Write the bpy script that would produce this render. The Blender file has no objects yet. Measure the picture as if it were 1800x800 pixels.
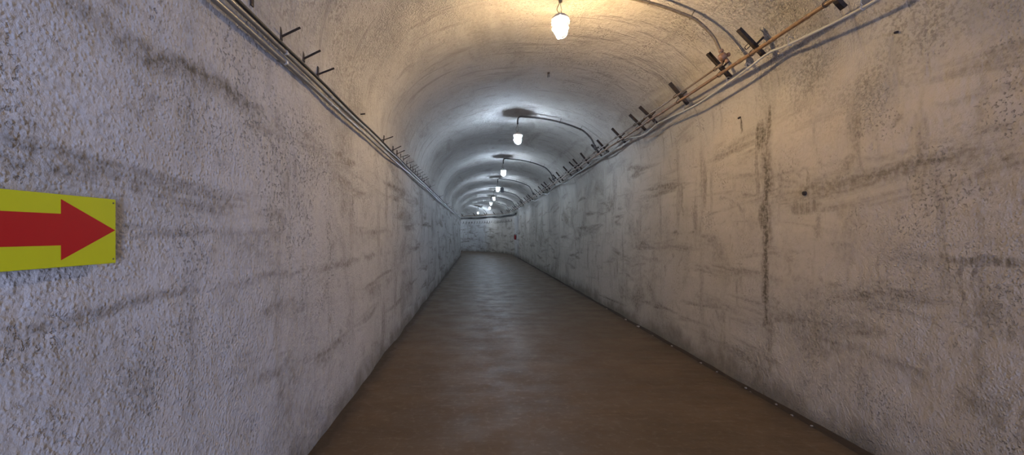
import bpy, bmesh, math, random
from mathutils import Vector, Matrix, noise
random.seed(11)
scn = bpy.context.scene
COL = scn.collection
PI = math.pi

# ------------------------------------------------------------------ place
EYE = 1.25            # camera height above the floor
CX = 0.67             # centre line of the straight run
HW = 1.6325           # half width
SPR = 1.0 + EYE       # height at which the vault springs
RISE = 1.03           # rise of the vault
BEND = 25.5           # where the tunnel starts to curve
RAD = 6.84            # radius of the curve
S0, S1 = -3.6, 36.0


def frame(s):
    """centre-line point, right-pointing unit vector, forward unit vector"""
    if s <= BEND:
        return Vector((CX, s, 0)), Vector((1, 0, 0)), Vector((0, 1, 0))
    a = (s - BEND) / RAD
    r = Vector((math.cos(a), math.sin(a), 0))
    return Vector((CX - RAD, BEND, 0)) + r * RAD, r, Vector((-math.sin(a), math.cos(a), 0))


def P(s, off, z):
    c, r, f = frame(s)
    return c + r * off + Vector((0, 0, z))


VE = 2.2              # the vault is a slightly squared ellipse


def vault(off):
    return SPR + RISE * max(0, 1 - (abs(off) / HW) ** VE) ** (1 / VE)


# ------------------------------------------------------------------ tagging
def tag(o, label, cat, group=None, kind=None):
    o['label'] = label
    o['category'] = cat
    if group:
        o['group'] = group
    if kind:
        o['kind'] = kind
    return o


def link(name, bm, mat, parent=None, smooth=True):
    me = bpy.data.meshes.new(name)
    bmesh.ops.recalc_face_normals(bm, faces=bm.faces)
    bm.to_mesh(me)
    bm.free()
    if smooth:
        for p in me.polygons:
            p.use_smooth = True
    o = bpy.data.objects.new(name, me)
    me.materials.append(mat)
    COL.objects.link(o)
    if parent:
        o.parent = parent
    return o


def empty(name, loc=(0, 0, 0), rz=0):
    o = bpy.data.objects.new(name, None)
    o.empty_display_size = .1
    o.location = loc
    o.rotation_euler = (0, 0, rz)
    COL.objects.link(o)
    return o


def copy_tree(o, parent=None):
    c = o.copy()
    COL.objects.link(c)
    c.parent = parent
    for ch in list(o.children):
        copy_tree(ch, c)
    return c


# ------------------------------------------------------------------ shape helpers
def tube(bm, pts, r, n=10, closed=False, caps=True):
    pts = [Vector(p) for p in pts]
    m = len(pts)
    rings = []
    prev = None
    for i, p in enumerate(pts):
        if closed:
            t = pts[(i + 1) % m] - pts[(i - 1) % m]
        else:
            t = pts[min(i + 1, m - 1)] - pts[max(i - 1, 0)]
        t.normalize()
        if prev is None:
            up = Vector((0, 0, 1)) if abs(t.z) < .9 else Vector((1, 0, 0))
            u = t.cross(up).normalized()
        else:
            u = (prev - t * prev.dot(t)).normalized()
        prev = u
        v = t.cross(u)
        rr = r[i] if isinstance(r, (list, tuple)) else r
        rings.append([bm.verts.new(p + (u * math.cos(2 * PI * k / n) + v * math.sin(2 * PI * k / n)) * rr)
                      for k in range(n)])
    for i in range(m if closed else m - 1):
        a, b = rings[i], rings[(i + 1) % m]
        for k in range(n):
            bm.faces.new((a[k], a[(k + 1) % n], b[(k + 1) % n], b[k]))
    if caps and not closed:
        bm.faces.new(rings[0])
        bm.faces.new(rings[-1])
    return bm


def lathe(bm, prof, n=24, origin=(0, 0, 0)):
    """prof: list of (radius, z)"""
    o = Vector(origin)
    rings = []
    for r, z in prof:
        if r < 1e-6:
            rings.append([bm.verts.new(o + Vector((0, 0, z)))])
        else:
            rings.append([bm.verts.new(o + Vector((r * math.cos(2 * PI * k / n), r * math.sin(2 * PI * k / n), z)))
                          for k in range(n)])
    for a, b in zip(rings, rings[1:]):
        for k in range(n):
            k2 = (k + 1) % n
            if len(a) == 1 and len(b) == 1:
                continue
            if len(a) == 1:
                bm.faces.new((a[0], b[k], b[k2]))
            elif len(b) == 1:
                bm.faces.new((a[k], a[k2], b[0]))
            else:
                bm.faces.new((a[k], a[k2], b[k2], b[k]))
    if len(rings[0]) > 1:
        bm.faces.new(rings[0])
    if len(rings[-1]) > 1:
        bm.faces.new(rings[-1])
    return bm


def beam(bm, a, b, w, t, side, bev=.0015):
    """a flat bar from a to b: w wide along side, t thick across"""
    a, b, side = Vector(a), Vector(b), Vector(side)
    d = (b - a).normalized()
    side = (side - d * side.dot(d)).normalized()
    nn = d.cross(side)
    m = Matrix((d, side, nn)).transposed().to_4x4()
    m.translation = (a + b) / 2
    g = bmesh.ops.create_cube(bm, size=1, matrix=m @ Matrix.Diagonal(((b - a).length, w, t, 1)))
    if bev:
        es = list({e for v in g['verts'] for e in v.link_edges})
        bmesh.ops.bevel(bm, geom=es, offset=bev, segments=1, affect='EDGES')
    return bm


def smooth_poly(pts, k=6):
    """Catmull-Rom through the points"""
    pts = [Vector(p) for p in pts]
    q = [pts[0] * 2 - pts[1]] + pts + [pts[-1] * 2 - pts[-2]]
    out = []
    for i in range(1, len(q) - 2):
        p0, p1, p2, p3 = q[i - 1:i + 3]
        for j in range(k):
            t = j / k
            out.append(.5 * ((2 * p1) + (p2 - p0) * t + (2 * p0 - 5 * p1 + 4 * p2 - p3) * t * t
                             + (3 * p1 - p0 - 3 * p2 + p3) * t ** 3))
    out.append(pts[-1])
    return out


# ------------------------------------------------------------------ materials
class N:
    def __init__(self, name):
        self.m = bpy.data.materials.new(name)
        self.m.use_nodes = True
        self.t = self.m.node_tree
        self.t.nodes.clear()
        self.out = self.t.nodes.new('ShaderNodeOutputMaterial')
        self.bsdf = self.t.nodes.new('ShaderNodeBsdfPrincipled')
        self.t.links.new(self.bsdf.outputs[0], self.out.inputs[0])

    def lk(self, a, b):
        self.t.links.new(a, b)

    def put(self, sock, v):
        if hasattr(v, 'is_linked') or hasattr(v, 'links'):
            self.lk(v, sock)
        else:
            sock.default_value = v

    def pos(self):
        return self.t.nodes.new('ShaderNodeNewGeometry').outputs['Position']

    def obj(self):
        return self.t.nodes.new('ShaderNodeTexCoord').outputs['Object']

    def vmul(self, v, s):
        n = self.t.nodes.new('ShaderNodeVectorMath')
        n.operation = 'MULTIPLY'
        self.lk(v, n.inputs[0])
        n.inputs[1].default_value = s
        return n.outputs[0]

    def vadd(self, v, w):
        n = self.t.nodes.new('ShaderNodeVectorMath')
        n.operation = 'ADD'
        self.lk(v, n.inputs[0])
        self.put(n.inputs[1], w)
        return n.outputs[0]

    def noise(self, v, scale, detail=4, rough=.55, dist=0., color=False):
        n = self.t.nodes.new('ShaderNodeTexNoise')
        self.lk(v, n.inputs['Vector'])
        n.inputs['Scale'].default_value = scale
        n.inputs['Detail'].default_value = detail
        n.inputs['Roughness'].default_value = rough
        n.inputs['Distortion'].default_value = dist
        return n.outputs['Color' if color else 'Fac']

    def voronoi(self, v, scale, feature='F1'):
        n = self.t.nodes.new('ShaderNodeTexVoronoi')
        n.feature = feature
        self.lk(v, n.inputs['Vector'])
        n.inputs['Scale'].default_value = scale
        return n.outputs['Distance']

    def math(self, op, a, b=0., clamp=False):
        n = self.t.nodes.new('ShaderNodeMath')
        n.operation = op
        n.use_clamp = clamp
        self.put(n.inputs[0], a)
        self.put(n.inputs[1], b)
        return n.outputs[0]

    def step(self, v, lo, hi, a=0., b=1.):
        n = self.t.nodes.new('ShaderNodeMapRange')
        n.interpolation_type = 'SMOOTHSTEP'
        self.lk(v, n.inputs[0])
        for i, x in enumerate((lo, hi, a, b)):
            n.inputs[i + 1].default_value = x
        return n.outputs[0]

    def ramp(self, v, stops):
        n = self.t.nodes.new('ShaderNodeValToRGB')
        self.lk(v, n.inputs[0])
        e = n.color_ramp.elements
        while len(e) < len(stops):
            e.new(.5)
        for el, (p, c) in zip(e, stops):
            el.position = p
            el.color = (c, c, c, 1) if isinstance(c, (int, float)) else (*c, 1)
        return n.outputs[0]

    def mix(self, f, a, b):
        n = self.t.nodes.new('ShaderNodeMix')
        n.data_type = 'RGBA'
        self.put(n.inputs[0], f)
        for s, v in ((n.inputs[6], a), (n.inputs[7], b)):
            if isinstance(v, tuple):
                s.default_value = (*v, 1) if len(v) == 3 else v
            else:
                self.lk(v, s)
        return n.outputs[2]

    def sep(self, v):
        n = self.t.nodes.new('ShaderNodeSeparateXYZ')
        self.lk(v, n.inputs[0])
        return n.outputs

    def bump(self, h, strength, dist, normal=None):
        n = self.t.nodes.new('ShaderNodeBump')
        self.lk(h, n.inputs['Height'])
        n.inputs['Strength'].default_value = strength
        n.inputs['Distance'].default_value = dist
        if normal:
            self.lk(normal, n.inputs['Normal'])
        return n.outputs[0]

    def set(self, **k):
        names = {'base': 'Base Color', 'rough': 'Roughness', 'metal': 'Metallic', 'normal': 'Normal',
                 'spec': 'Specular IOR Level', 'emit': 'Emission Color', 'es': 'Emission Strength',
                 'coat': 'Coat Weight'}
        for a, v in k.items():
            s = self.bsdf.inputs[names[a]]
            if isinstance(v, tuple) and len(v) == 3:
                v = (*v, 1)
            self.put(s, v)
        return self.m


def dips(lines, span):
    """ramp stops for dark lines: lines = (place, half width, strength)"""
    st = [(0, 0.)]
    for c, w, a in sorted(lines):
        st += [((c - w) / span, 0.), (c / span, a), ((c + w * .6) / span, 0.)]
    return st


def plaster(name, sides=True, fresh=False):
    """old whitewash over board-marked concrete walls, running up into rough thrown render on the vault"""
    n = N(name)
    p = n.pos()
    X, Y, Z = n.sep(p)
    wob = n.vadd(n.noise(p, 3.2, 4, .6, color=True), (-.5, -.5, -.5))
    tiny = n.vadd(n.noise(p, 19, 4, .65, color=True), (-.5, -.5, -.5))
    pd = n.vadd(n.vadd(p, n.vmul(wob, (.0, .10, .16))), n.vmul(tiny, (.0, .045, .05)))
    x, y, z = n.sep(pd)
    right = n.step(X, .35, 1.2)
    vaulty = n.step(n.math('ADD', Z, n.math('MULTIPLY', n.math('SUBTRACT', n.noise(p, 1.9, 5, .65), .5), 1.1)),
                    SPR - .42, SPR + .22)
    # broad cloudy grime
    b1 = n.step(n.noise(p, 1.15, 6, .64, .4), .46, .72)
    b2 = n.step(n.noise(n.vmul(p, (1, .40, 2.8)), 1.7, 5, .60, .6), .48, .70)
    b3 = n.step(n.noise(n.vmul(p, (1.5, 1.7, .33)), 2.6, 6, .65, .3), .52, .72)
    b4 = n.step(n.noise(n.vadd(p, (4, 1, 6)), 4.2, 6, .68, .5), .54, .68)
    k = n.math('SUBTRACT', 1.0, n.math('MULTIPLY', vaulty, .45))
    if fresh:
        k = n.math('MULTIPLY', k, .6)
    g = n.math('MAXIMUM', n.math('MULTIPLY', b1, .50), n.math('MULTIPLY', b2, .58))
    g = n.math('MAXIMUM', g, n.math('MULTIPLY', b3, .50))
    g = n.math('MAXIMUM', g, n.math('MULTIPLY', b4, n.step(Y, 5.0, 9.0, .38, .12)))
    k = n.math('MULTIPLY', k, n.step(Y, 4.5, 8.0, 1.0, 1.35))
    g = n.math('MULTIPLY', g, k)
    if sides:
        patch = n.step(n.noise(n.vmul(p, (1, .7, 1.3)), 1.9, 6, .68), .44, .62)
        pm = n.math('ADD', n.math('MULTIPLY', patch, .85), .10)
        fade = n.step(n.noise(n.vmul(p, (1, 3, 1.2)), 2.1, 5, .65), .36, .58, .25, 1.)
        inv = n.math('SUBTRACT', 1.0, right)
        zr = n.math('DIVIDE', z, 2.5)
        yr = n.math('DIVIDE', y, 10.)
        for side, hl, vl in (
                (inv, [(.75, .14, .60), (1.05, .05, .65), (1.80, .09, .8)],
                 [(1.45, .12, .35), (3.30, .10, .5), (4.9, .07, .4), (6.3, .08, .5), (8.6, .14, .5)]),
                (right, [(.55, .08, .5), (.92, .07, .5), (1.12, .05, .4), (1.26, .055, .9), (1.59, .04, .5),
                         (1.71, .045, .5), (1.90, .05, .35)],
                 [(1.96, .05, .4), (2.5, .04, .2), (3.40, .11, 1.), (4.37, .09, .45), (5.6, .14, .3), (7.1, .14, .25)])):
            h = n.math('MULTIPLY', n.math('MULTIPLY', n.ramp(zr, dips(hl, 2.5)), pm), n.step(Y, 4.5, 7.5, 1., .5))
            v = n.math('MULTIPLY', n.ramp(yr, dips(vl, 10.)), fade)
            v = n.math('MULTIPLY', v, n.step(z, SPR - .30, SPR + .12, 1., 0.))
            g = n.math('MAXIMUM', g, n.math('MULTIPLY', n.math('MAXIMUM', h, v), side))
        fib = n.step(n.noise(n.vmul(p, (1, 26, 2.0)), 2.2, 4, .6), .34, .58, .55, 1.)
        # the seep that starts the long stain: a blot and two runs
        def blot(cy, cz, ry, rz, a):
            dy = n.math('DIVIDE', n.math('SUBTRACT', y, cy), ry)
            dz = n.math('DIVIDE', n.math('SUBTRACT', z, cz), rz)
            d = n.math('ADD', n.math('MULTIPLY', dy, dy), n.math('MULTIPLY', dz, dz))
            return n.math('MULTIPLY', n.math('MULTIPLY', n.step(d, .25, 1.2, a, 0.), right), fib)
        for q in ((3.46, 2.03, .085, .16, .85), (3.36, 2.10, .03, .22, .7), (3.50, 1.72, .03, .28, .5), (3.0, 1.46, .17, .07, .5),
                  (3.40, 1.40, .10, .16, .7), (1.95, 1.13, .22, .03, .6), (2.03, 1.02, .012, .16, .6), (2.09, 1.03, .010, .13, .5),
                  (1.98, 1.00, .012, .18, .5), (2.45, 1.05, .010, .08, .5), (2.40, 1.04, .008, .08, .4), (4.3, 1.75, .05, .3, .5), (3.73, 2.21, .018, .09, .9), (2.98, 1.62, .02, .10, .5)):
            g = n.math('MAXIMUM', g, blot(*q))
    # smudges break up into grains
    g = n.math('MULTIPLY', g, n.step(n.noise(n.vadd(p, (2, 2, 5)), 30, 5, .7), .36, .62, .55, 1.3))
    # pits and specks gathered in patches
    sp = n.step(n.noise(p, 60, 3, .6), .555, .66)
    spm = n.step(n.noise(p, 2.6, 5, .65), .46, .60)
    specks = n.math('MULTIPLY', n.math('MULTIPLY', sp, spm), .50)
    sp2 = n.math('MULTIPLY', n.step(n.noise(p, 28, 4, .65), .56, .68),
                 n.step(n.noise(n.vadd(p, (7, 3, 1)), 1.4, 4, .6), .48, .62))
    g = n.math('MAXIMUM', g, specks)
    g = n.math('MAXIMUM', g, n.math('MULTIPLY', sp2, .22))
    # splashed, damp foot of the wall with a ragged edge
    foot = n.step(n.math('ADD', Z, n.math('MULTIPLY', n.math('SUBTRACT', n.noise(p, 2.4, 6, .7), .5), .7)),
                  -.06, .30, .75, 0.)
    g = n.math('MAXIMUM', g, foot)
    # dust between the grains, and crevice darkening put into the colour for stronger relief
    grain = n.step(n.noise(n.vadd(p, (1, 2, 8)), 44, 4, .65), .40, .56, .48, 0.)
    gp = n.step(n.noise(n.vadd(p, (5, 1, 2)), 1.6, 5, .62), .40, .60, .10, 1.)
    near = n.step(n.math('ADD', Y, n.math('MULTIPLY', n.noise(p, 1.2, 4, .6), 1.6)), 3.8, 5.1, 1., .32)
    stucco = n.math('ADD', .40, n.math('MULTIPLY', n.math('MULTIPLY', vaulty, near), .60))
    stucco = n.math('MULTIPLY', stucco, n.math('ADD', .4, n.math('MULTIPLY', near, .6)))
    hoop = n.step(n.noise(n.vmul(p, (.55, 3.6, .55)), 2.4, 6, .66, .4), .52, .70)
    g = n.math('MAXIMUM', g, n.math('MULTIPLY', n.math('MULTIPLY', hoop, vaulty), .42))
    g = n.math('MAXIMUM', g, n.math('MULTIPLY', n.math('MULTIPLY', grain, gp), stucco))
    light = n.mix(right, (.45, .435, .425), (.50, .44, .375))
    light = n.mix(n.math('MULTIPLY', vaulty, .7), light, (.43, .405, .365))
    if fresh:
        light = n.mix(.5, light, (.5, .5, .5))
    tone = n.mix(n.math('MULTIPLY', n.noise(p, .7, 3, .5), .2), light, (.29, .27, .25))
    col = n.mix(n.math('MINIMUM', g, .92), tone, (.102, .085, .062))
    # relief
    f1 = n.noise(n.vadd(p, (1, 2, 8)), 34, 5, .68)
    f1 = n.math('ADD', n.math('MULTIPLY', f1, n.math('ADD', .35, n.math('MULTIPLY', vaulty, .65))),
                n.math('MULTIPLY', n.noise(p, 66, 4, .62), n.math('SUBTRACT', .5, n.math('MULTIPLY', vaulty, .5))))
    f2 = n.noise(p, 13, 5, .6)
    cell = n.step(n.voronoi(n.vadd(p, n.vmul(wob, (.02, .02, .02))), 70), .0, .55)
    rp = n.step(n.noise(n.vadd(p, (3, 9, 2)), 1.3, 4, .6), .36, .64, .25, 1.15)
    hgt = n.math('ADD', n.math('MULTIPLY', f1, .9), n.math('MULTIPLY', cell, -.25))
    hgt = n.math('MULTIPLY', n.math('MULTIPLY', hgt, rp), stucco)
    hgt = n.math('ADD', hgt, n.math('MULTIPLY', f2, .50))
    hgt = n.math('SUBTRACT', hgt, n.math('MULTIPLY', specks, .35))
    hgt = n.math('SUBTRACT', hgt, n.math('MULTIPLY', n.math('MULTIPLY', hoop, vaulty), .25))
    return n.set(base=col, rough=.93, spec=.15, normal=n.bump(hgt, 1.0, .036))


M = {}
M['plaster'] = plaster('old_whitewashed_plaster')
M['left'] = M['right'] = M['vault'] = M['plaster']


def floor_mat():
    n = N('brown_floor_paint')
    p = n.pos()
    x, y, z = n.sep(p)
    a = n.noise(n.vmul(p, (.8, 1.8, 1)), 1.6, 6, .6, .5)
    b = n.noise(p, 22, 4, .6)
    col = n.mix(n.step(a, .35, .7), (.086, .056, .030), (.112, .074, .042))
    col = n.mix(n.math('MULTIPLY', n.step(b, .5, .75), .25), col, (.25, .20, .15))
    scuff = n.step(n.noise(n.vmul(p, (.9, 5, 1)), 3.0, 5, .7), .62, .70)
    col = n.mix(n.math('MULTIPLY', scuff, .35), col, (.28, .22, .16))
    # dirt trodden in along both walls, ragged
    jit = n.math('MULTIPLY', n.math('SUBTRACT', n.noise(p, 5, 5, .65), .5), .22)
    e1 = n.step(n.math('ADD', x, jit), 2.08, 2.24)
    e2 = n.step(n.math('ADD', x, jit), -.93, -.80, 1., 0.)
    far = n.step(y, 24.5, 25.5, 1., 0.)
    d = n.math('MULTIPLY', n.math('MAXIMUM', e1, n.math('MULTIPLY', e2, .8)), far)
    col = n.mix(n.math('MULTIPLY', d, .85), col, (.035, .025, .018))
    rip = n.noise(n.vmul(p, (.35, 1.7, 1)), 2.2, 3, .5)
    fine = n.noise(n.vmul(p, (.8, 1.6, 1)), 26, 4, .6)
    h = n.math('ADD', n.math('MULTIPLY', rip, 1.0), n.math('MULTIPLY', fine, .10))
    rough = n.step(n.noise(p, 3.1, 5, .6), .3, .7, .50, .68)
    rough = n.math('MAXIMUM', rough, n.math('MULTIPLY', d, .9))
    return n.set(base=col, rough=rough, spec=.24, normal=n.bump(h, .55, .03))


M['floor'] = floor_mat()


def simple(name, base, rough=.5, metal=0., var=.0, vscale=30, second=None, bump=0., spec=.5):
    n = N(name)
    p = n.obj()
    kw = dict(rough=rough, metal=metal, spec=spec)
    if second:
        kw['base'] = n.mix(n.step(n.noise(p, vscale, 5, .65), .42, .62), base, second)
    else:
        kw['base'] = n.mix(n.noise(p, vscale, 3, .5), tuple(c * (1 - var) for c in base), tuple(min(1, c * (1 + var)) for c in base))
    if bump:
        kw['normal'] = n.bump(n.noise(p, vscale * 2, 4, .6), .8, bump)
    return n.set(**kw)


M['rust'] = simple('rusted_dark_steel', (.014, .010, .008), .85, .0, second=(.034, .018, .011), vscale=45, bump=.002)
M['brownpipe'] = simple('brown_painted_pipe', (.19, .105, .044), .42, .0, second=(.13, .07, .032), vscale=14, bump=.001)
M['greypipe'] = simple('tan_grey_pipe', (.17, .12, .08), .34, .0, second=(.12, .08, .052), vscale=10, bump=.0008)
M['junction'] = simple('brown_junction_paint', (.22, .115, .065), .5, second=(.15, .08, .045), vscale=60, bump=.002)
M['conduit'] = simple('olive_brown_conduit', (.13, .10, .06), .5, second=(.085, .06, .035), vscale=40, bump=.001)
M['darkconduit'] = simple('dark_grey_conduit', (.040, .037, .036), .5, second=(.022, .020, .019), vscale=40, bump=.001)
M['whitecable'] = simple('pale_grey_cable_sheath', (.36, .35, .325), .38, var=.08)
M['greycable'] = simple('grey_cable_sheath', (.17, .15, .122), .34, var=.12, vscale=12)
M['blackcable'] = simple('black_cable_sheath', (.016, .013, .011), .7, var=.2)
M['strap'] = simple('pale_metal_strap', (.36, .34, .31), .45, .3, var=.1)
M['lampcap'] = simple('grey_lamp_housing', (.50, .45, .40), .5, .0, var=.1)
M['wire'] = simple('bare_wire', (.10, .085, .065), .5, .6, var=.1)
M['cage'] = simple('white_enamel_guard', (.75, .73, .68), .35, var=.03)
M['yellow'] = simple('yellow_sign_enamel', (.45, .46, .010), .5, var=.03, vscale=6, spec=.25)
M['red'] = simple('red_sign_enamel', (.36, .007, .009), .5, var=.03, vscale=6, spec=.25)
M['screw'] = simple('dull_screw', (.09, .085, .03), .5, .3, var=.1)
M['extred'] = simple('red_extinguisher_paint', (.22, .010, .012), .4, var=.05)
M['black'] = simple('black_rubber', (.014, .014, .015), .55, var=.1)
M['steel'] = simple('dull_steel', (.35, .35, .36), .4, .8, var=.1)
M['grey'] = simple('dark_grey_enamel', (.06, .065, .075), .5, var=.1)
M['stone'] = simple('pale_plaster_crumb', (.34, .30, .25), .9, var=.2, vscale=80, bump=.003)
M['pilaster'] = plaster('fresh_whitewash', False, True)


def glow(name, color, strength):
    n = N(name)
    return n.set(base=(.8, .8, .78), rough=.3, emit=color, es=strength)


def lit_glass(name, color, strength):
    """milky lamp glass: half lets the bulb through, half glows with the light it scatters"""
    n = N(name)
    n.set(base=(.8, .8, .8), rough=.15, emit=color, es=strength)
    tr = n.t.nodes.new('ShaderNodeBsdfTransparent')
    mx = n.t.nodes.new('ShaderNodeMixShader')
    mx.inputs[0].default_value = .30
    n.lk(tr.outputs[0], mx.inputs[1])
    n.lk(n.bsdf.outputs[0], mx.inputs[2])
    n.lk(mx.outputs[0], n.out.inputs[0])
    return n.m


WARM = (1.0, .70, .36)
COOL = (.63, .79, 1.0)
M['warmbulb'] = glow('warm_bulb', WARM, 4300)
M['coolbulb'] = glow('cool_bulb', COOL, 2450)
M['warmglobe'] = lit_glass('warm_lit_glass', (1, .88, .7), 9)
M['coolglobe'] = lit_glass('cool_lit_glass', (.85, .93, 1), 9)


# ------------------------------------------------------------------ the shell
def fb(p, sc, o=0.):
    return noise.noise(Vector((p.x * sc + o, p.y * sc + o * .7, p.z * sc - o)))


def relief(p, s, kind):
    """how far the plaster stands off the ideal surface, metres"""
    d = .016 * fb(p, .9, 3.1) + .007 * fb(p, 2.7, 8.2) + .0035 * fb(p, 7.5, 1.7)
    d += (.010 if s < 5 else .018) * noise.noise(Vector((s * 1.25, p.z * .30, 5.5 if p.x < CX else 9.5)))
    up = max(0., min(1., (p.z - SPR) / .5))
    d += up * .014 * noise.noise(Vector((s * 1.1, p.x * .3, 2.2)))
    lo = max(0., min(1., (SPR - p.z) / .3))
    if kind == 'right':
        # board-marked concrete: long ledges
        d += lo * .005 * noise.noise(Vector((s * .35, p.z * 7.0, 4.4)))
        if s > 4:
            d += lo * .010 * noise.noise(Vector((s * 2.3, p.z * 1.6, 14.4)))
    elif s > 4:
        d += lo * .010 * noise.noise(Vector((s * 2.0, p.z * .5, 24.4)))
    return d


def steps():
    out = []
    s = S0
    while s < S1:
        out.append(s)
        s += .12 if s < .4 else .032 if s < 5 else .05 if s < 10 else .10 if s < 25 else .14
    out.append(S1)
    return out


ST = steps()


NV, NT = 66, 96
zz = [-.10 + (SPR + .10) * i / (NV - 1) for i in range(NV)]
arch = []
for i in range(NT + 1):
    a = PI * i / NT
    ca, sa = math.cos(a), max(0, math.sin(a))
    ox, oz = math.copysign(abs(ca) ** (2 / VE), ca), sa ** (2 / VE)
    nx, nz_ = math.copysign(abs(ox) ** (VE - 1), ox) / HW, oz ** (VE - 1) / RISE
    L = math.hypot(nx, nz_)
    arch.append((HW * ox, SPR + RISE * oz, -nx / L, -nz_ / L, 'vault'))
section = [(HW, z, -1, 0, 'right') for z in zz[:-1]] + arch + [(-HW, z, 1, 0, 'left') for z in reversed(zz[:-1])]
shell = []
for s in ST:
    row = []
    for off, z, no, nz, kind in section:
        d = relief(P(s, off, z), s, kind)
        row.append(P(s, off + no * d, z + nz * d))
    shell.append(row)
nrm = []
for i, row in enumerate(shell):
    up_, dn = shell[min(i + 1, len(shell) - 1)], shell[max(i - 1, 0)]
    out = []
    for k in range(len(row)):
        v = (up_[k] - dn[k]).cross(row[min(k + 1, len(row) - 1)] - row[max(k - 1, 0)])
        v.normalize()
        out.append(-v)
    nrm.append(out)
# make sure they face into the tunnel
if nrm[50][NV + NT // 2].z > 0:
    nrm = [[-v for v in r] for r in nrm]


def sheet(name, mat, k0, k1):
    m = k1 - k0 + 1
    verts = [row[k] for row in shell for k in range(k0, k1 + 1)]
    norms = [row[k] for row in nrm for k in range(k0, k1 + 1)]
    faces = [(i * m + k, (i + 1) * m + k, (i + 1) * m + k + 1, i * m + k + 1)
             for i in range(len(shell) - 1) for k in range(m - 1)]
    me = bpy.data.meshes.new(name)
    me.from_pydata([tuple(v) for v in verts], [], faces)
    me.update()
    if me.polygons[10].normal.dot(norms[faces[10][0]]) < 0:
        me.flip_normals()
    for q in me.polygons:
        q.use_smooth = True
    me.normals_split_custom_set_from_vertices([tuple(v) for v in norms])
    me.materials.append(mat)
    o = bpy.data.objects.new(name, me)
    COL.objects.link(o)
    o['kind'] = 'structure'
    return o


wr = sheet('wall_right', M['plaster'], 0, NV - 1)
tag(wr, 'stained plaster tunnel wall under the brown pipes, curving round at far end', 'wall')
ce = sheet('ceiling', M['plaster'], NV - 1, NV - 1 + NT)
tag(ce, 'rough plastered barrel vault over the tunnel', 'ceiling')
wl = sheet('wall_left', M['plaster'], NV - 1 + NT, len(section) - 1)
tag(wl, 'long whitewashed tunnel wall carrying the yellow arrow sign', 'wall')

# floor with a gutter along the right-hand wall
GUT = 2.17 - CX
fp = [(-HW - .12, 0), (-HW - .02, 0), (-HW + .04, .0)]
fp += [(-HW + .04 + (GUT + HW - .04) * i / 14, 0) for i in range(1, 15)]
fp += [(GUT + .012, -.006), (GUT + .022, -.035), (HW - .03, -.04), (HW + .02, -.03), (HW + .12, -.03)]
bm = bmesh.new()
grid = []
for s in ST:
    row = []
    for i, (off, z) in enumerate(fp):
        p = P(s, off, z)
        d = .003 * fb(p, 1.3, 6.) if z == 0 else 0
        if i == 16:
            off += .012 * fb(p, 3.3, 2.) + .006 * fb(p, 11, 2.)
        row.append(bm.verts.new(P(s, off, z + d)))
    grid.append(row)
for a, b in zip(grid, grid[1:]):
    for k in range(len(fp) - 1):
        bm.faces.new((a[k], a[k + 1], b[k + 1], b[k]))
me = bpy.data.meshes.new('floor')
bm.to_mesh(me)
bm.free()
for q in me.polygons:
    q.use_smooth = True
me.materials.append(M['floor'])
fl = bpy.data.objects.new('floor', me)
COL.objects.link(fl)
fl['kind'] = 'structure'
tag(fl, 'brown painted concrete floor with a dirty gutter on one side', 'floor')


def end_wall(name, s, hole, label):
    """closing wall across the tunnel; hole = (off0, off1, top) or None"""
    bm = bmesh.new()
    th = .25
    out = [(-HW - .15, -.1), (HW + .15, -.1), (HW + .15, SPR)]
    out += [((HW + .15) * math.cos(PI * i / 24), SPR + (RISE + .15) * math.sin(PI * i / 24)) for i in range(1, 24)]
    out += [(-HW - .15, SPR)]
    if hole:
        a, b, t = hole
        out = [out[0], (a, -.1), (a, t), (b, t), (b, -.1)] + out[1:]
    f = [bm.verts.new(P(s, o_, z)) for o_, z in out]
    c, r, fw = frame(s)
    g = [bm.verts.new(v.co + fw * (-th if s < 0 else th)) for v in f]
    n = len(f)
    bm.faces.new(f)
    bm.faces.new(g)
    for i in range(n):
        bm.faces.new((f[i], f[(i + 1) % n], g[(i + 1) % n], g[i]))
    o = link(name, bm, M['pilaster'], smooth=False)
    o['kind'] = 'structure'
    return tag(o, label, 'wall')


DOOR = (.15, 1.15, 2.1)
end_wall('wall_back', S0 + .02, DOOR, 'plastered end wall with an open doorway behind the viewer')
end_wall('wall_front', S1 - .02, None, 'plastered wall closing the passage beyond the bend')

# pale pilaster by the bend
bm = bmesh.new()
for i in range(1):
    beam(bm, P(24.55, HW, -.05), P(24.55, HW, SPR + .02), 1.9, .09, (0, 1, 0), .012)
pil = link('trim_1', bm, M['pilaster'], smooth=False)
pil['kind'] = 'structure'
tag(pil, 'pale whitewashed pilaster behind the fire extinguisher', 'pilaster')

# ------------------------------------------------------------------ lamps
ORD = ['nearest', 'second', 'third', 'fourth', 'fifth', 'sixth', 'seventh', 'eighth', 'ninth', 'tenth', 'eleventh',
       'twelfth', 'thirteenth', 'fourteenth', 'fifteenth', 'sixteenth', 'seventeenth', 'eighteenth', 'nineteenth',
       'twentieth', 'twenty-first', 'twenty-second', 'twenty-third', 'twenty-fourth', 'twenty-fifth', 'twenty-sixth',
       'twenty-seventh', 'twenty-eighth', 'twenty-ninth', 'thirtieth', 'thirty-first', 'thirty-second', 'thirty-third',
       'thirty-fourth', 'thirty-fifth', 'thirty-sixth', 'thirty-seventh', 'thirty-eighth', 'thirty-ninth', 'fortieth',
       'forty-first', 'forty-second', 'forty-third', 'forty-fourth', 'forty-fifth']


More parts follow.
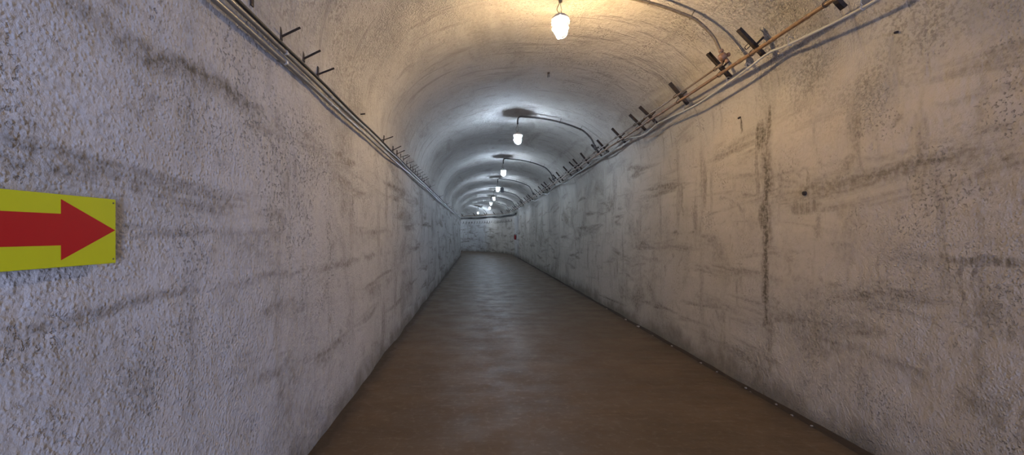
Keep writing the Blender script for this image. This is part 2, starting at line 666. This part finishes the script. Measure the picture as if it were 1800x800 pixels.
def make_lamp(globe, bulb):
    root = empty('bulkhead_lamp')
    bm = bmesh.new()
    lathe(bm, [(.0, .002), (.012, .002), (.016, -.003), (.030, -.008), (.045, -.016), (.056, -.026), (.062, -.036),
               (.069, -.038), (.070, -.043), (.069, -.050), (.058, -.052), (.054, -.046), (.0, -.044)], 32)
    cap = link('cap', bm, M['lampcap'], root)
    for a in (.3, .3 + 2 * PI / 3, .3 + 4 * PI / 3):
        bm = bmesh.new()
        u = Vector((math.cos(a), math.sin(a), 0))
        beam(bm, u * .066 + Vector((0, 0, -.046)), u * .084 + Vector((0, 0, -.046)), .014, .010, (-u.y, u.x, 0), .002)
        beam(bm, u * .079 + Vector((0, 0, -.040)), u * .079 + Vector((0, 0, -.072)), .007, .007, (-u.y, u.x, 0), .002)
        link('lug', bm, M['cage'], root, False)
    bm = bmesh.new()
    prof = [(.0, -.0465), (.049, -.0465), (.052, -.053), (.0525, -.10), (.0525, -.135)]
    prof += [(.0525 * math.cos(i * PI / 16), -.135 - .050 * math.sin(i * PI / 16)) for i in range(1, 8)] + [(0, -.185)]
    gl = link('globe', bm if lathe(bm, prof, 28) else bm, globe, root)
    bm = bmesh.new()
    lathe(bm, [(.0, -.052), (.014, -.052), (.014, -.100), (0, -.100)], 14)
    link('lamp_holder', bm, M['cage'], gl)
    bm = bmesh.new()
    lathe(bm, [(.0, -.101), (.012, -.101), (.018, -.109), (.0255, -.124), (.028, -.140), (.0255, -.156), (.016, -.168), (0, -.172)], 20)
    link('bulb', bm, bulb, gl)
    bm = bmesh.new()
    R = .066
    for k in range(2):
        a = k * PI / 2 + .35
        u = Vector((math.cos(a), math.sin(a), 0))
        pts = [u * R + Vector((0, 0, -.048)), u * R + Vector((0, 0, -.095)), u * R + Vector((0, 0, -.130))]
        pts += [u * R * math.cos(t * PI / 12) + Vector((0, 0, -.130 - .072 * math.sin(t * PI / 12))) for t in range(1, 12)]
        pts += [-u * R + Vector((0, 0, -.130)), -u * R + Vector((0, 0, -.095)), -u * R + Vector((0, 0, -.048))]
        tube(bm, pts, .0021, 6)
    tube(bm, [(R * math.cos(i * PI / 16), R * math.sin(i * PI / 16), -.120) for i in range(32)], .0019, 6, True)
    link('wire_guard', bm, M['cage'], root)
    return root


def hang(root, drop):
    """the wire loop from the conduit's end down to the cap, and the slack lead beside it"""
    bm = bmesh.new()
    d = drop
    tube(bm, smooth_poly([(.0, 0, d), (.004, 0, d * .62), (.010, .002, d * .30), (.003, .0, .0)], 5), .0022, 6)
    tube(bm, [(.009 * math.cos(i * PI / 8), 0, .010 + .009 * math.sin(i * PI / 8)) for i in range(16)], .0022, 6, True)
    link('hook', bm, M['wire'], root)
    bm = bmesh.new()
    tube(bm, smooth_poly([(-.004, .0, d), (-.010, .003, d * .80), (-.026, .006, d * .45), (-.022, .004, d * .22),
                          (-.006, .002, .001)], 6), .0034, 8)
    link('lead', bm, M['conduit'], root)


# s, off from the centre line, height of the cap's top
LAMPS = [(3.45, .006, 1.785 + EYE), (7.13, .014, 1.705 + EYE), (11.08, .020, 1.705 + EYE), (15.05, .07, 1.70 + EYE),
         (19.0, .10, 1.70 + EYE), (22.2, .07, 1.70 + EYE), (25.9, .13, 1.70 + EYE), (29.43, .62, 1.60 + EYE),
         (32.6, .30, 1.66 + EYE), (35.2, .2, 1.66 + EYE)]  # last lamp is unseen, added to light the passage past the bend
warm = make_lamp(M['warmglobe'], M['warmbulb'])
cool = make_lamp(M['coolglobe'], M['coolbulb'])
lamp_labels = [
    'nearest caged lamp, the one lit warm white, hanging at the crown of the vault',
    'nearest of the cool white caged lamps, hanging from an arched dark conduit',
    'second of the cool white caged lamps hanging along the vault',
    'third of the cool white caged lamps, beside the hanging grey box',
    'fourth of the cool white caged lamps hanging along the vault',
    'fifth of the cool white caged lamps hanging along the vault',
    'sixth of the cool white caged lamps, just before the bend',
    'farthest visible caged lamp, hanging past the start of the bend',
    'caged lamp hidden round the bend past all the visible lamps',
    'unseen last caged lamp added to light the closed end beyond the bend']
CON_END = []
for i, (s, off, top) in enumerate(LAMPS):
    o = warm if i == 0 else cool if i == 1 else copy_tree(cool)
    o.location = P(s, off, top)
    c, r, f = frame(s)
    o.rotation_euler = (0, 0, math.atan2(r.y, r.x) + (.0 if i < 2 else random.uniform(-.6, .6)))
    tag(o, lamp_labels[i], 'lamp', 'caged lamps along the vault')
for i, (s, off, top) in enumerate(LAMPS):
    pass


def conduit(i, s, off, top):
    end = top + (.098 if i == 0 else .14)
    crown = vault(off) - .062
    mat = M['conduit'] if i == 0 else M['darkconduit']
    root = empty('conduit', P(s, off, end))
    inv = Matrix.Translation(root.location).inverted()
    pts = [(off, end), (off, crown - .075), (off + .006, crown - .035), (off + .022, crown - .012), (off + .06, crown - .001)]
    t = off + .14
    while t < 1.20:
        pts.append((t, vault(t) - .062 - .012 * math.sin((t - off) * 2.2)))
        t += .12
    pts += [(1.235, vault(1.235) - .115), (1.290, 1.505 + EYE), (1.308, 1.455 + EYE)]
    pts = [p for k, p in enumerate(pts)]
    bm = bmesh.new()
    tube(bm, smooth_poly([inv @ P(s, a, b) for a, b in pts], 5), .0125 if i == 0 else .0145, 10)
    link('tube', bm, mat, root)
    bm = bmesh.new()
    tube(bm, [inv @ P(s, off, end - .006), inv @ P(s, off, end + .022)], .0155, 10)
    link('end_sleeve', bm, mat, root)
    for t in (.72, 1.06):
        if t < off + .25:
            continue
        bm = bmesh.new()
        zc = vault(t) - .062 - .012 * math.sin((t - off) * 2.2)
        nrm = Vector((t / HW ** 2, (zc - SPR) / RISE ** 2)).normalized()
        a, b = P(s, t - nrm.x * .017, zc - nrm.y * .017), P(s, t + nrm.x * .080, zc + nrm.y * .080)
        c, r, f = frame(s)
        tube(bm, [inv @ (P(s, t, zc) + (f * math.cos(k * PI / 8) + (r * nrm.x + Vector((0, 0, nrm.y))) * math.sin(k * PI / 8)) * .0165)
                  for k in range(16)], .0035, 6, True)
        beam(bm, inv @ P(s, t + nrm.x * .014, zc + nrm.y * .014), inv @ b, .018, .005, f, .001)
        link('clip', bm, M['conduit'] if i == 0 else M['rust'], root)
    return root


con_labels = ['olive brown conduit arching from the warm lamp over to the pipes'] + \
             ['dark conduit arching over to the pipes from the %s cool white lamp' % w for w in
              ('nearest', 'second', 'third', 'fourth', 'fifth', 'sixth', 'farthest visible')] + \
             ['dark conduit on the vault round the bend past the farthest visible lamp',
              'dark conduit of the unseen added lamp at the closed end beyond the bend']
for i, (s, off, top) in enumerate(LAMPS):
    tag(conduit(i, s, off, top), con_labels[i], 'conduit', 'conduits feeding the lamps')
# hooks: parts of each lamp
for o in [x for x in COL.objects if x.name.startswith('bulkhead_lamp') and x.parent is None]:
    i = lamp_labels.index(o['label'])
    hang(o, .098 if i == 0 else .135)

# ------------------------------------------------------------------ right-hand pipes
A_UP, A_MAIN, A_CAB = (1.355, 1.405 + EYE), (1.392, 1.358 + EYE), (1.460, 1.278 + EYE)
BR0, BR1 = (1.295, 1.540 + EYE), (1.490, 1.330 + EYE)
bar_n = Vector((-(BR0[1] - BR1[1]), -(BR1[0] - BR0[0]))).normalized()  # inward, down-left

BR_S = [2.52, 3.21, 3.64, 4.37, 5.15, 5.49, 6.22, 7.0, 7.35, 8.15, 8.77, 9.09, 9.74, 10.64, 11.06, 11.7, 12.6, 13.04,
        13.76, 14.56, 15.3, 16.5, 17.1, 17.9, 18.9, 19.7, 20.8, 21.7, 22.6, 23.6, 24.6, 25.6, 26.6, 27.7, 28.7, 29.7, 30.7, 31.7]


def make_pipe_bracket():
    root = empty('pipe_bracket')
    a, b = Vector((BR0[0], 0, BR0[1])), Vector((BR1[0], 0, BR1[1]))
    o = (a + b) / 2
    nv = Vector((bar_n.x, 0, bar_n.y))
    bm = bmesh.new()
    beam(bm, a - o, b - o, .034, .007, (0, 1, 0), .001)
    for sy in (-1, 1):
        beam(bm, a - o + Vector((0, sy * .0145, 0)) - nv * .011, b - o + Vector((0, sy * .0145, 0)) - nv * .011,
             .005, .022, (0, 1, 0), .001)
    link('bar', bm, M['rust'], root, False)
    for t in (.62,):
        q = a.lerp(b, t) - o
        bm = bmesh.new()
        beam(bm, q - nv * .004, q - nv * .22, .014, .014, (0, 1, 0), .002)
        link('anchor', bm, M['rust'], root, False)
    for off, z, r in ((A_MAIN[0], A_MAIN[1], .0165), (A_UP[0], A_UP[1], .0115)):
        cpt = Vector((off, 0, z)) - o
        bm = bmesh.new()
        d = (b - a).normalized()
        pts = [cpt + (d * math.cos(t) + nv * math.sin(t)) * r for t in [k * PI / 10 for k in range(11)]]
        pts = [cpt + d * r - nv * .03] + pts + [cpt - d * r - nv * .03]
        tube(bm, pts, .0028, 6)
        link('clamp', bm, M['rust'], root)
    return root, o


pb, pbo = make_pipe_bracket()
for i, s in enumerate(BR_S):
    o = pb if i == 0 else copy_tree(pb)
    c, r, f = frame(s)
    o.location = P(s, pbo.x, pbo.z)
    o.rotation_euler = (random.uniform(-.03, .03), random.uniform(-.06, .06), math.atan2(r.y, r.x) + random.uniform(-.10, .10))
    lab = '%s dark rusty bracket under the brown pipes, counting away from the viewer' % ORD[i]
    tag(o, lab, 'bracket', 'brackets under the brown pipes')


def run_pts(s0, s1, off, z, step=.25, jit=0., seed=0.):
    out = []
    n = max(2, int((s1 - s0) / step))
    for k in range(n + 1):
        s = s0 + (s1 - s0) * k / n
        dz = jit * noise.noise(Vector((s * .9, seed, 0)))
        do = jit * .4 * noise.noise(Vector((s * .9, seed, 7)))
        out.append(P(s, off + do, z + dz))
    return out


def ring(parent, s, off, z, r, w, mat, name='coupling'):
    bm = bmesh.new()
    c, rr, f = frame(s)
    p = P(s, off, z)
    tube(bm, [p - f * w / 2, p - f * w * .42, p + f * w * .42, p + f * w / 2], [r * .9, r, r, r * .9], 12)
    return link(name, bm, mat, parent)


mp = empty('brown_pipe', (0, 0, 0))
bm = bmesh.new()
tube(bm, run_pts(-3.3, 34, *A_MAIN, .25, .004, 3.), .0138, 12)
link('tube', bm, M['brownpipe'], mp)
for s in (2.66, 2.97, 3.34, 3.60, 4.73, 8.6, 13.3, 18.1):
    ring(mp, s, A_MAIN[0], A_MAIN[1], .0160, .026 if s != 3.34 else .05, M['brownpipe'])
tag(mp, 'thick brown painted pipe running the length of the tunnel on brackets', 'pipe', 'pipes on the brackets')

segs = [(3.45, 7.05), (7.16, 11.02), (11.12, 14.98), (15.1, 18.95), (19.05, 22.15), (22.25, 25.85), (25.95, 33)]
seg_lab = ['thin upper pipe between the warm lamp and the nearest cool lamp',
           'thin upper pipe between the nearest and second cool lamps',
           'thin upper pipe between the second and third cool lamps',
           'thin upper pipe between the third and fourth cool lamps',
           'thin upper pipe between the fourth and fifth cool lamps',
           'thin upper pipe between the fifth and sixth cool lamps',
           'thin upper pipe following the bend past the sixth cool lamp']
for (a, b), lab in zip(segs, seg_lab):
    up = empty('thin_pipe', (0, 0, 0))
    bm = bmesh.new()
    tube(bm, run_pts(a + .06, b - .08, *A_UP, .25, .003, a), .0088, 10)
    link('tube', bm, M['greypipe'], up)
    ring(up, (a + b) / 2, *A_UP, .0112, .024, M['greypipe'])
    ring(up, a + .10, *A_UP, .0125, .04, M['greypipe'])
    tag(up, lab, 'pipe', 'thin pipes between the lamps')

# junction boxes where each conduit meets the pipes
for i, (s, off, top) in enumerate(LAMPS[:8]):
    root = empty('junction_box', P(s, 1.317, 1.437 + EYE))
    inv = Matrix.Translation(root.location).inverted()
    mat = M['junction'] if i == 0 else M['darkconduit']
    c, r, f = frame(s)
    up = Vector((0, 0, 1))
    bm = bmesh.new()
    R_ = .030
    lathe(bm, [(.0, -.026), (R_ * .8, -.026), (R_, -.018), (R_, .014), (R_ * .92, .020), (0, .020)], 16)
    bmesh.ops.rotate(bm, verts=bm.verts, cent=(0, 0, 0), matrix=Matrix.Rotation(math.radians(50), 3, 'Y'))
    link('body', bm, mat, root)
    for nm, d, L, rr in (('inlet', (r * -.25 + up * .95), .055, .019), ('outlet', (r * .45 + f * .75 - up * .35), .060, .016),
                         ('stub', (r * .85 + up * .25 - f * .2), .052, .017), ('drain', (r * .55 - up * .75 - f * .2), .058, .016)):
        d = d.normalized()
        bm = bmesh.new()
        tube(bm, [d * .012, d * (L * .7), d * (L * .7), d * L, d * (L + .003)], [rr * .75, rr * .75, rr, rr, rr * .8], 12)
        link(nm, bm, mat, root)
    lab = ('brown cast junction box joining the warm lamp conduit to the pipes' if i == 0 else
           'dark junction box joining the pipes to the conduit of the %s cool lamp' %
           ('nearest', 'second', 'third', 'fourth', 'fifth', 'sixth', 'farthest visible')[i - 1])
    tag(root, lab, 'junction box', 'junction boxes by the pipes')

# pale cable slung below the pipes
pts_c = [(-3.2, .0), (-1.5, .01), (0., -.012), (.9, .0), (1.6, -.01), (2.35, -.018), (2.9, .012), (3.1, .030), (3.35, .016), (3.6, .003),
         (4.05, -.012), (4.3, -.010), (4.7, .006), (5.05, .016), (5.45, -.008), (6.0, .050), (6.4, .040), (6.9, .022), (7.3, .030), (7.75, .055),
         (8.25, .020), (8.9, .012), (9.6, .0), (10.2, -.035), (10.9, .012), (11.6, .032), (12.3, -.010), (12.9, -.055), (13.2, -.02),
         (13.9, .02), (14.8, -.03), (15.6, -.045), (16.5, .02), (17.5, -.02), (18.6, .015), (19.6, -.03), (20.8, .01), (22, -.02),
         (23.2, .01), (24.3, .0), (25.5, .02), (27, .0), (28.5, .02), (30, .0), (31.5, .02), (33.5, .0)]
pts_c = [(s_, dz * 1.35) for s_, dz in pts_c]
wc = empty('pale_cable', (0, 0, 0))
bm = bmesh.new()
tube(bm, smooth_poly([P(s, A_CAB[0] - (dz * .2), A_CAB[1] + dz) for s, dz in pts_c], 6), .0088, 10)
link('sheath', bm, M['whitecable'], wc)
for s in (2.36, 2.9, 3.35, 3.62, 4.38, 5.06, 5.48, 6.9, 7.3, 7.75, 8.9, 9.6, 10.9, 11.6, 13.9):
    dz = next(d for (q, d) in pts_c if abs(q - s) < .09)
    bm = bmesh.new()
    p = P(s, A_CAB[0] - dz * .2, A_CAB[1] + dz)
    tube(bm, [p + Vector((.0125 * math.cos(k * PI / 6), 0, .0125 * math.sin(k * PI / 6))) for k in range(12)], .0028, 6, True)
    tube(bm, smooth_poly([p + Vector((0, 0, .0115)), p + Vector((-.012, 0, .030)), p + Vector((.0, .004, .052)),
                          Vector((CX + BR1[0], p.y + .01, BR1[1] + .006))], 4), .0026, 6)
    link('tie', bm, M['strap'], wc)
for s in (6.55, 7.1, 12.95):
    dz = .03
    bm = bmesh.new()
    tube(bm, [P(s, A_CAB[0], A_CAB[1] + (.035 if s < 10 else -.03)), P(s, HW + .02, A_CAB[1] - .02)], .0028, 6)
    link('wall_tie', bm, M['strap'], wc)
tag(wc, 'wavy pale grey cable slung below the brown pipes', 'cable')

# ------------------------------------------------------------------ left-hand cables and hooks
def left_cable(name, mat, r, off, z, amp, seed, label, kinks=()):
    root = empty(name, (0, 0, 0))
    bm = bmesh.new()
    pts = []
    s = -3.2
    while s < 34:
        dz = amp * noise.noise(Vector((s * 1.1, seed, 0))) + amp * .8 * noise.noise(Vector((s * .35, seed, 4)))
        pts.append(P(s, off + amp * .25 * noise.noise(Vector((s * 1.3, seed, 9))), z + dz))
        s += .14 if s < 12 else .3
    tube(bm, smooth_poly(pts, 2), r, 8)
    link('sheath', bm, mat, root)
    for s in kinks:
        bm = bmesh.new()
        dz = amp * noise.noise(Vector((s * 1.1, seed, 0))) + amp * .8 * noise.noise(Vector((s * .35, seed, 4)))
        p = P(s, off, z + dz)
        tube(bm, [p - Vector((0, .007, 0)), p + Vector((0, .007, 0))], r + .0026, 10)
        beam(bm, p + Vector((-.004, 0, r)), p + Vector((-.026, 0, r + .020)), .014, .003, (0, 1, 0), .0005)
        link('clip', bm, M['strap'], root)
    return tag(root, label, 'cable')


K = [1.45, 2.07, 2.72, 3.5, 4.3, 5.2, 6.1, 7.2, 8.3]
left_cable('grey_cable', M['greycable'], .0112, -1.600, .832 + EYE, .011, 1.3,
           'lower of the two thick grey cables clipped along the arrow sign wall', K)
left_cable('grey_cable', M['greycable'], .0105, -1.598, .878 + EYE, .011, 4.1,
           'upper of the two thick grey cables clipped along the arrow sign wall', K)
left_cable('black_cable', M['blackcable'], .0085, -1.602, .916 + EYE, .008, 7.7,
           'ragged black cable lying along the top of the two grey cables')

for k, (o_, z_) in enumerate(((1.60, 1.225), (1.595, 1.19), (1.60, 1.155))):  # extra cables added to darken the band of shadow, pipes and brackets
    root = empty('black_cable', (0, 0, 0))
    bm = bmesh.new()
    tube(bm, run_pts(24.4, 34.5, o_ - .02, z_ + EYE, .25, .05, 20. + k), .019, 8)
    link('sheath', bm, M['blackcable'], root)
    tag(root, ('top', 'middle', 'bottom')[k] + ' one of three thick black cables added to deepen the shadow band along the top of the far curved wall', 'cable',
        'added black cables on the far curved wall')


def make_hook(arm=True, plate=.05, L=.100, lift=.042):
    root = empty('steel_hook')
    bm = bmesh.new()
    beam(bm, (.006, 0, -.012), (.006, 0, plate), .024, .006, (0, 1, 0), .001)
    beam(bm, (-.05, 0, .004), (.008, 0, .004), .014, .008, (0, 1, 0), .001)
    link('plate', bm, M['rust'], root, False)
    if arm:
        bm = bmesh.new()
        beam(bm, (.004, 0, .004), (L, 0, .004 + lift), .016, .005, (0, 1, 0), .001)
        link('arm', bm, M['rust'], root, False)
    return root


HK = [2.07, 2.34, 2.55, 4.35, 4.84, 5.08, 5.31, 5.51, 5.79, 6.12, 6.36, 6.59, 6.87, 7.15, 7.44, 7.70, 8.70, 10.94, 13.6, 15.0,
      15.9, 16.8, 17.8, 21.0]
hk = make_hook()
for i, s in enumerate(HK):
    o = hk if i == 0 else copy_tree(hk)
    o.location = P(s, -HW + .008, .957 + EYE + random.uniform(-.006, .006))
    o.rotation_euler = (random.uniform(-.12, .12), random.uniform(-.12, .10), random.uniform(-.12, .12))
    tag(o, '%s rusty forked hook above the grey cables, counting away from the viewer' % ORD[i], 'hook',
        'forked hooks above the grey cables')
st = make_hook(False, .06)
st.name = 'steel_stub'
st.location = P(1.80, -HW + .008, .975 + EYE)
tag(st, 'bent rusty stub without an arm, nearer than all the forked hooks', 'hook')

fh = make_hook(True, .07, .075, -.035)
fh.name = 'wall_hook'
NF = 26
for i in range(NF):
    s = 26.5 + i * (32.2 - 26.5) / (NF - 1)
    o = fh if i == 0 else copy_tree(fh)
    c, r, f = frame(s)
    o.location = P(s, HW - .006, .835 + EYE + random.uniform(-.012, .012))
    o.scale = (1.7,) * 3
    o.rotation_euler = (0, random.uniform(-.1, .1), math.atan2(r.y, r.x) + PI + random.uniform(-.3, .3))
    tag(o, '%s little dark hook from the extinguisher end, in the row on the far curved wall' %
        ('first' if i == 0 else ORD[i]), 'hook', 'row of hooks on the far curved wall')

# ------------------------------------------------------------------ small fittings
def box_hanging():
    root = empty('hanging_box', (1.08, 18.0, vault(.41) - .235))
    bm = bmesh.new()
    beam(bm, (0, 0, -.005), (0, 0, .20), .13, .10, (1, 0, 0), .008)
    link('body', bm, M['grey'], root, False)
    bm = bmesh.new()
    beam(bm, (0, 0, .19), (0, 0, .30), .03, .006, (1, 0, 0), .001)
    link('bracket', bm, M['rust'], root, False)
    tag(root, 'small dark grey box hanging under the vault beside the third cool lamp', 'box')


box_hanging()


def peg(name, base, out, L, r, label, droop=0.):
    bm = bmesh.new()
    out = Vector(out).normalized()
    tube(bm, [-out * .05, out * L * .9, out * L + Vector((0, 0, -droop))], [r, r, r * .85], 8)
    o = link(name, bm, M['rust'])
    o.location = base
    tag(o, label, 'peg')
    return o


peg('steel_peg', (CX + HW + .002, 2.995, .288 + EYE), (-1, 0, -.1), .012, .015,
    'dark steel peg stub in the middle of the stained wall')
peg('steel_peg', (CX + HW, 2.33, 1.106 + EYE), (-1, 0, -.25), .022, .007,
    'short rusty peg under the cable near the top of the stained wall')
peg('steel_peg', (CX + HW - .004, 3.73, 1.02 + EYE), (-1, 0, -.5), .016, .008,
    'small rusty peg by the head of the long vertical stain')
peg('steel_peg', (-.9625 + .005, 3.55, 1.0 + EYE), (1, 0, .1), .03, .006,
    'tiny rusty peg above the grey cables, in the gap between the forked hooks')
root = empty('ceiling_stub', (.90, 5.34, vault(.23) - .004))
bm = bmesh.new()
beam(bm, (-.008, 0, .03), (-.010, 0, -.055), .011, .007, (0, 1, 0), .001)
link('prong', bm, M['rust'], root, False)
bm = bmesh.new()
beam(bm, (.008, 0, .03), (.006, 0, -.050), .011, .007, (0, 1, 0), .001)
link('prong', bm, M['rust'], root, False)
bm = bmesh.new()
lathe(bm, [(.0, -.006), (.014, -.006), (.016, .004), (.014, .02), (0, .02)], 10)
link('rose', bm, M['rust'], root)
tag(root, 'small two-pronged rusty stub sticking out of the vault between the warm lamp and the next', 'stub')

# ------------------------------------------------------------------ arrow sign
SX = -.9625 + .020
sg = empty('arrow_sign', (SX, 1.112, EYE + .008))
zt, zb = .0905 - .008, -.0745 - .008
bm = bmesh.new()
beam(bm, (0, -.47, (zt + zb) / 2), (0, 0, (zt + zb) / 2), zt - zb, .004, (0, 0, 1), .001)
link('plate', bm, M['yellow'], sg, False)
bm = bmesh.new()
yz = [(-.003, .0024), (-.147, .0716), (-.147, .0385), (-.44, .0385), (-.44, -.0330), (-.147, -.0330), (-.147, -.0665)]
f = [bm.verts.new((.0021, a, b)) for a, b in yz]
g = [bm.verts.new((.0027, a, b)) for a, b in yz]
bm.faces.new(f)
bm.faces.new(g)
for k in range(7):
    bm.faces.new((f[k], f[(k + 1) % 7], g[(k + 1) % 7], g[k]))
link('arrow', bm, M['red'], sg, False)
for a, b in ((-.008, zt - .010), (-.008, zb + .011), (-.462, zt - .010), (-.462, zb + .011)):
    bm = bmesh.new()
    lathe(bm, [(0, .0026), (.0016, .0026), (.0024, .0018), (.0024, -.016), (0, -.016)], 10)
    bmesh.ops.rotate(bm, verts=bm.verts, cent=(0, 0, 0), matrix=Matrix.Rotation(PI / 2, 3, 'Y'))
    bmesh.ops.translate(bm, verts=bm.verts, vec=(.0008, a, b))
    link('screw', bm, M['screw'], sg)
tag(sg, 'yellow sign with a red arrow screwed to the whitewashed wall', 'sign')

# ------------------------------------------------------------------ fire extinguisher
ex = empty('fire_extinguisher', (CX + HW - .045 - .075, 24.2, EYE - .30))
ex.scale = (.9,) * 3
bm = bmesh.new()
lathe(bm, [(0, 0), (.058, 0), (.066, .008), (.066, .235), (.060, .262), (.042, .285), (.022, .295), (.020, .305), (0, .305)], 24)
link('cylinder', bm, M['extred'], ex)
bm = bmesh.new()
lathe(bm, [(0, .30), (.018, .30), (.020, .33), (.014, .345), (0, .345)], 14)
link('valve', bm, M['steel'], ex)
bm = bmesh.new()
beam(bm, (.0, .01, .345), (.0, -.085, .372), .018, .006, (1, 0, 0), .001)
beam(bm, (.0, .01, .335), (.0, -.080, .338), .018, .006, (1, 0, 0), .001)
link('handle', bm, M['black'], ex, False)
bm = bmesh.new()
tube(bm, smooth_poly([(-.012, 0, .325), (-.05, -.02, .33), (-.085, -.03, .28), (-.088, -.03, .18), (-.082, -.02, .08)], 6),
     [.009] * 24 + [.014])
link('hose', bm, M['black'], ex)
bm = bmesh.new()
beam(bm, (.066, 0, .10), (.066, 0, .34), .05, .012, (0, 1, 0), .002)
beam(bm, (.066, 0, .32), (.010, 0, .31), .02, .006, (0, 1, 0), .001)
link('wall_mount', bm, M['black'], ex, False)
tag(ex, 'red fire extinguisher hanging on the pale pilaster near the bend', 'fire extinguisher')

# ------------------------------------------------------------------ crumbs in the gutter
def crumb(seed):
    bm = bmesh.new()
    bmesh.ops.create_icosphere(bm, subdivisions=2, radius=1)
    for v in bm.verts:
        v.co *= 1 + .35 * noise.noise(v.co * 1.3 + Vector((seed * 3.1, 0, 0)))
        v.co.z *= .6
    return bm


cr = None
for i, (s, off, r) in enumerate([(2.72, 1.535, .008), (2.86, 1.575, .007), (3.02, 1.56, .010), (3.22, 1.59, .008), (3.46, 1.54, .013),
                                 (3.56, 1.575, .010), (3.60, 1.55, .008), (3.98, 1.57, .009), (4.25, 1.56, .011), (4.5, 1.545, .008),
                                 (4.9, 1.57, .010), (5.4, 1.55, .012), (5.9, 1.56, .022), (6.4, 1.565, .016), (7.3, 1.55, .015)]):
    if cr is None:
        o = cr = link('plaster_crumb', crumb(1), M['stone'])
    else:
        o = cr.copy()
        COL.objects.link(o)
    o.location = P(s, off, -.037 + r * .55)
    o.scale = (r, r * random.uniform(.9, 1.5), r)
    o.rotation_euler = (0, 0, random.uniform(0, 6))
    tag(o, 'pale plaster crumb lying in the dirty gutter under the stained wall', 'crumb', 'plaster crumbs in the gutter')

# ------------------------------------------------------------------ light from the doorway behind
w = bpy.data.worlds.new('World')
scn.world = w
w.use_nodes = True
bg = w.node_tree.nodes.get('Background') or w.node_tree.nodes.new('ShaderNodeBackground')
bg.inputs[0].default_value = (.53, .63, 1.0, 1)
bg.inputs[1].default_value = 56.0
al = bpy.data.lights.new('doorway_portal', 'AREA')
al.shape = 'RECTANGLE'
al.size, al.size_y = DOOR[1] - DOOR[0], DOOR[2]
al.cycles.is_portal = True
ao = bpy.data.objects.new('doorway_portal', al)
ao.location = (CX + (DOOR[0] + DOOR[1]) / 2, S0 - .24, DOOR[2] / 2)
ao.rotation_euler = (PI / 2, 0, 0)
COL.objects.link(ao)

# ------------------------------------------------------------------ camera
cam = bpy.data.cameras.new('Camera')
cam.sensor_fit = 'HORIZONTAL'
cam.sensor_width = 36
cam.lens = 15.0
cam.shift_x = 62 / 1800
cam.shift_y = 12 / 1800
cam.clip_start = .02
co = bpy.data.objects.new('Camera', cam)
co.location = (0, 0, EYE)
co.rotation_euler = (PI / 2, 0, 0)
COL.objects.link(co)
scn.camera = co

vs = scn.view_settings
scn.display_settings.display_device = 'sRGB'
vs.view_transform = 'Standard'
vs.look = 'None'
vs.gamma = 1
vs.use_curve_mapping = False
vs.exposure = -0.10
scn.cycles.use_denoising = True
scn.cycles.max_bounces = 10
scn.cycles.diffuse_bounces = 6
scn.cycles.sample_clamp_indirect = 8
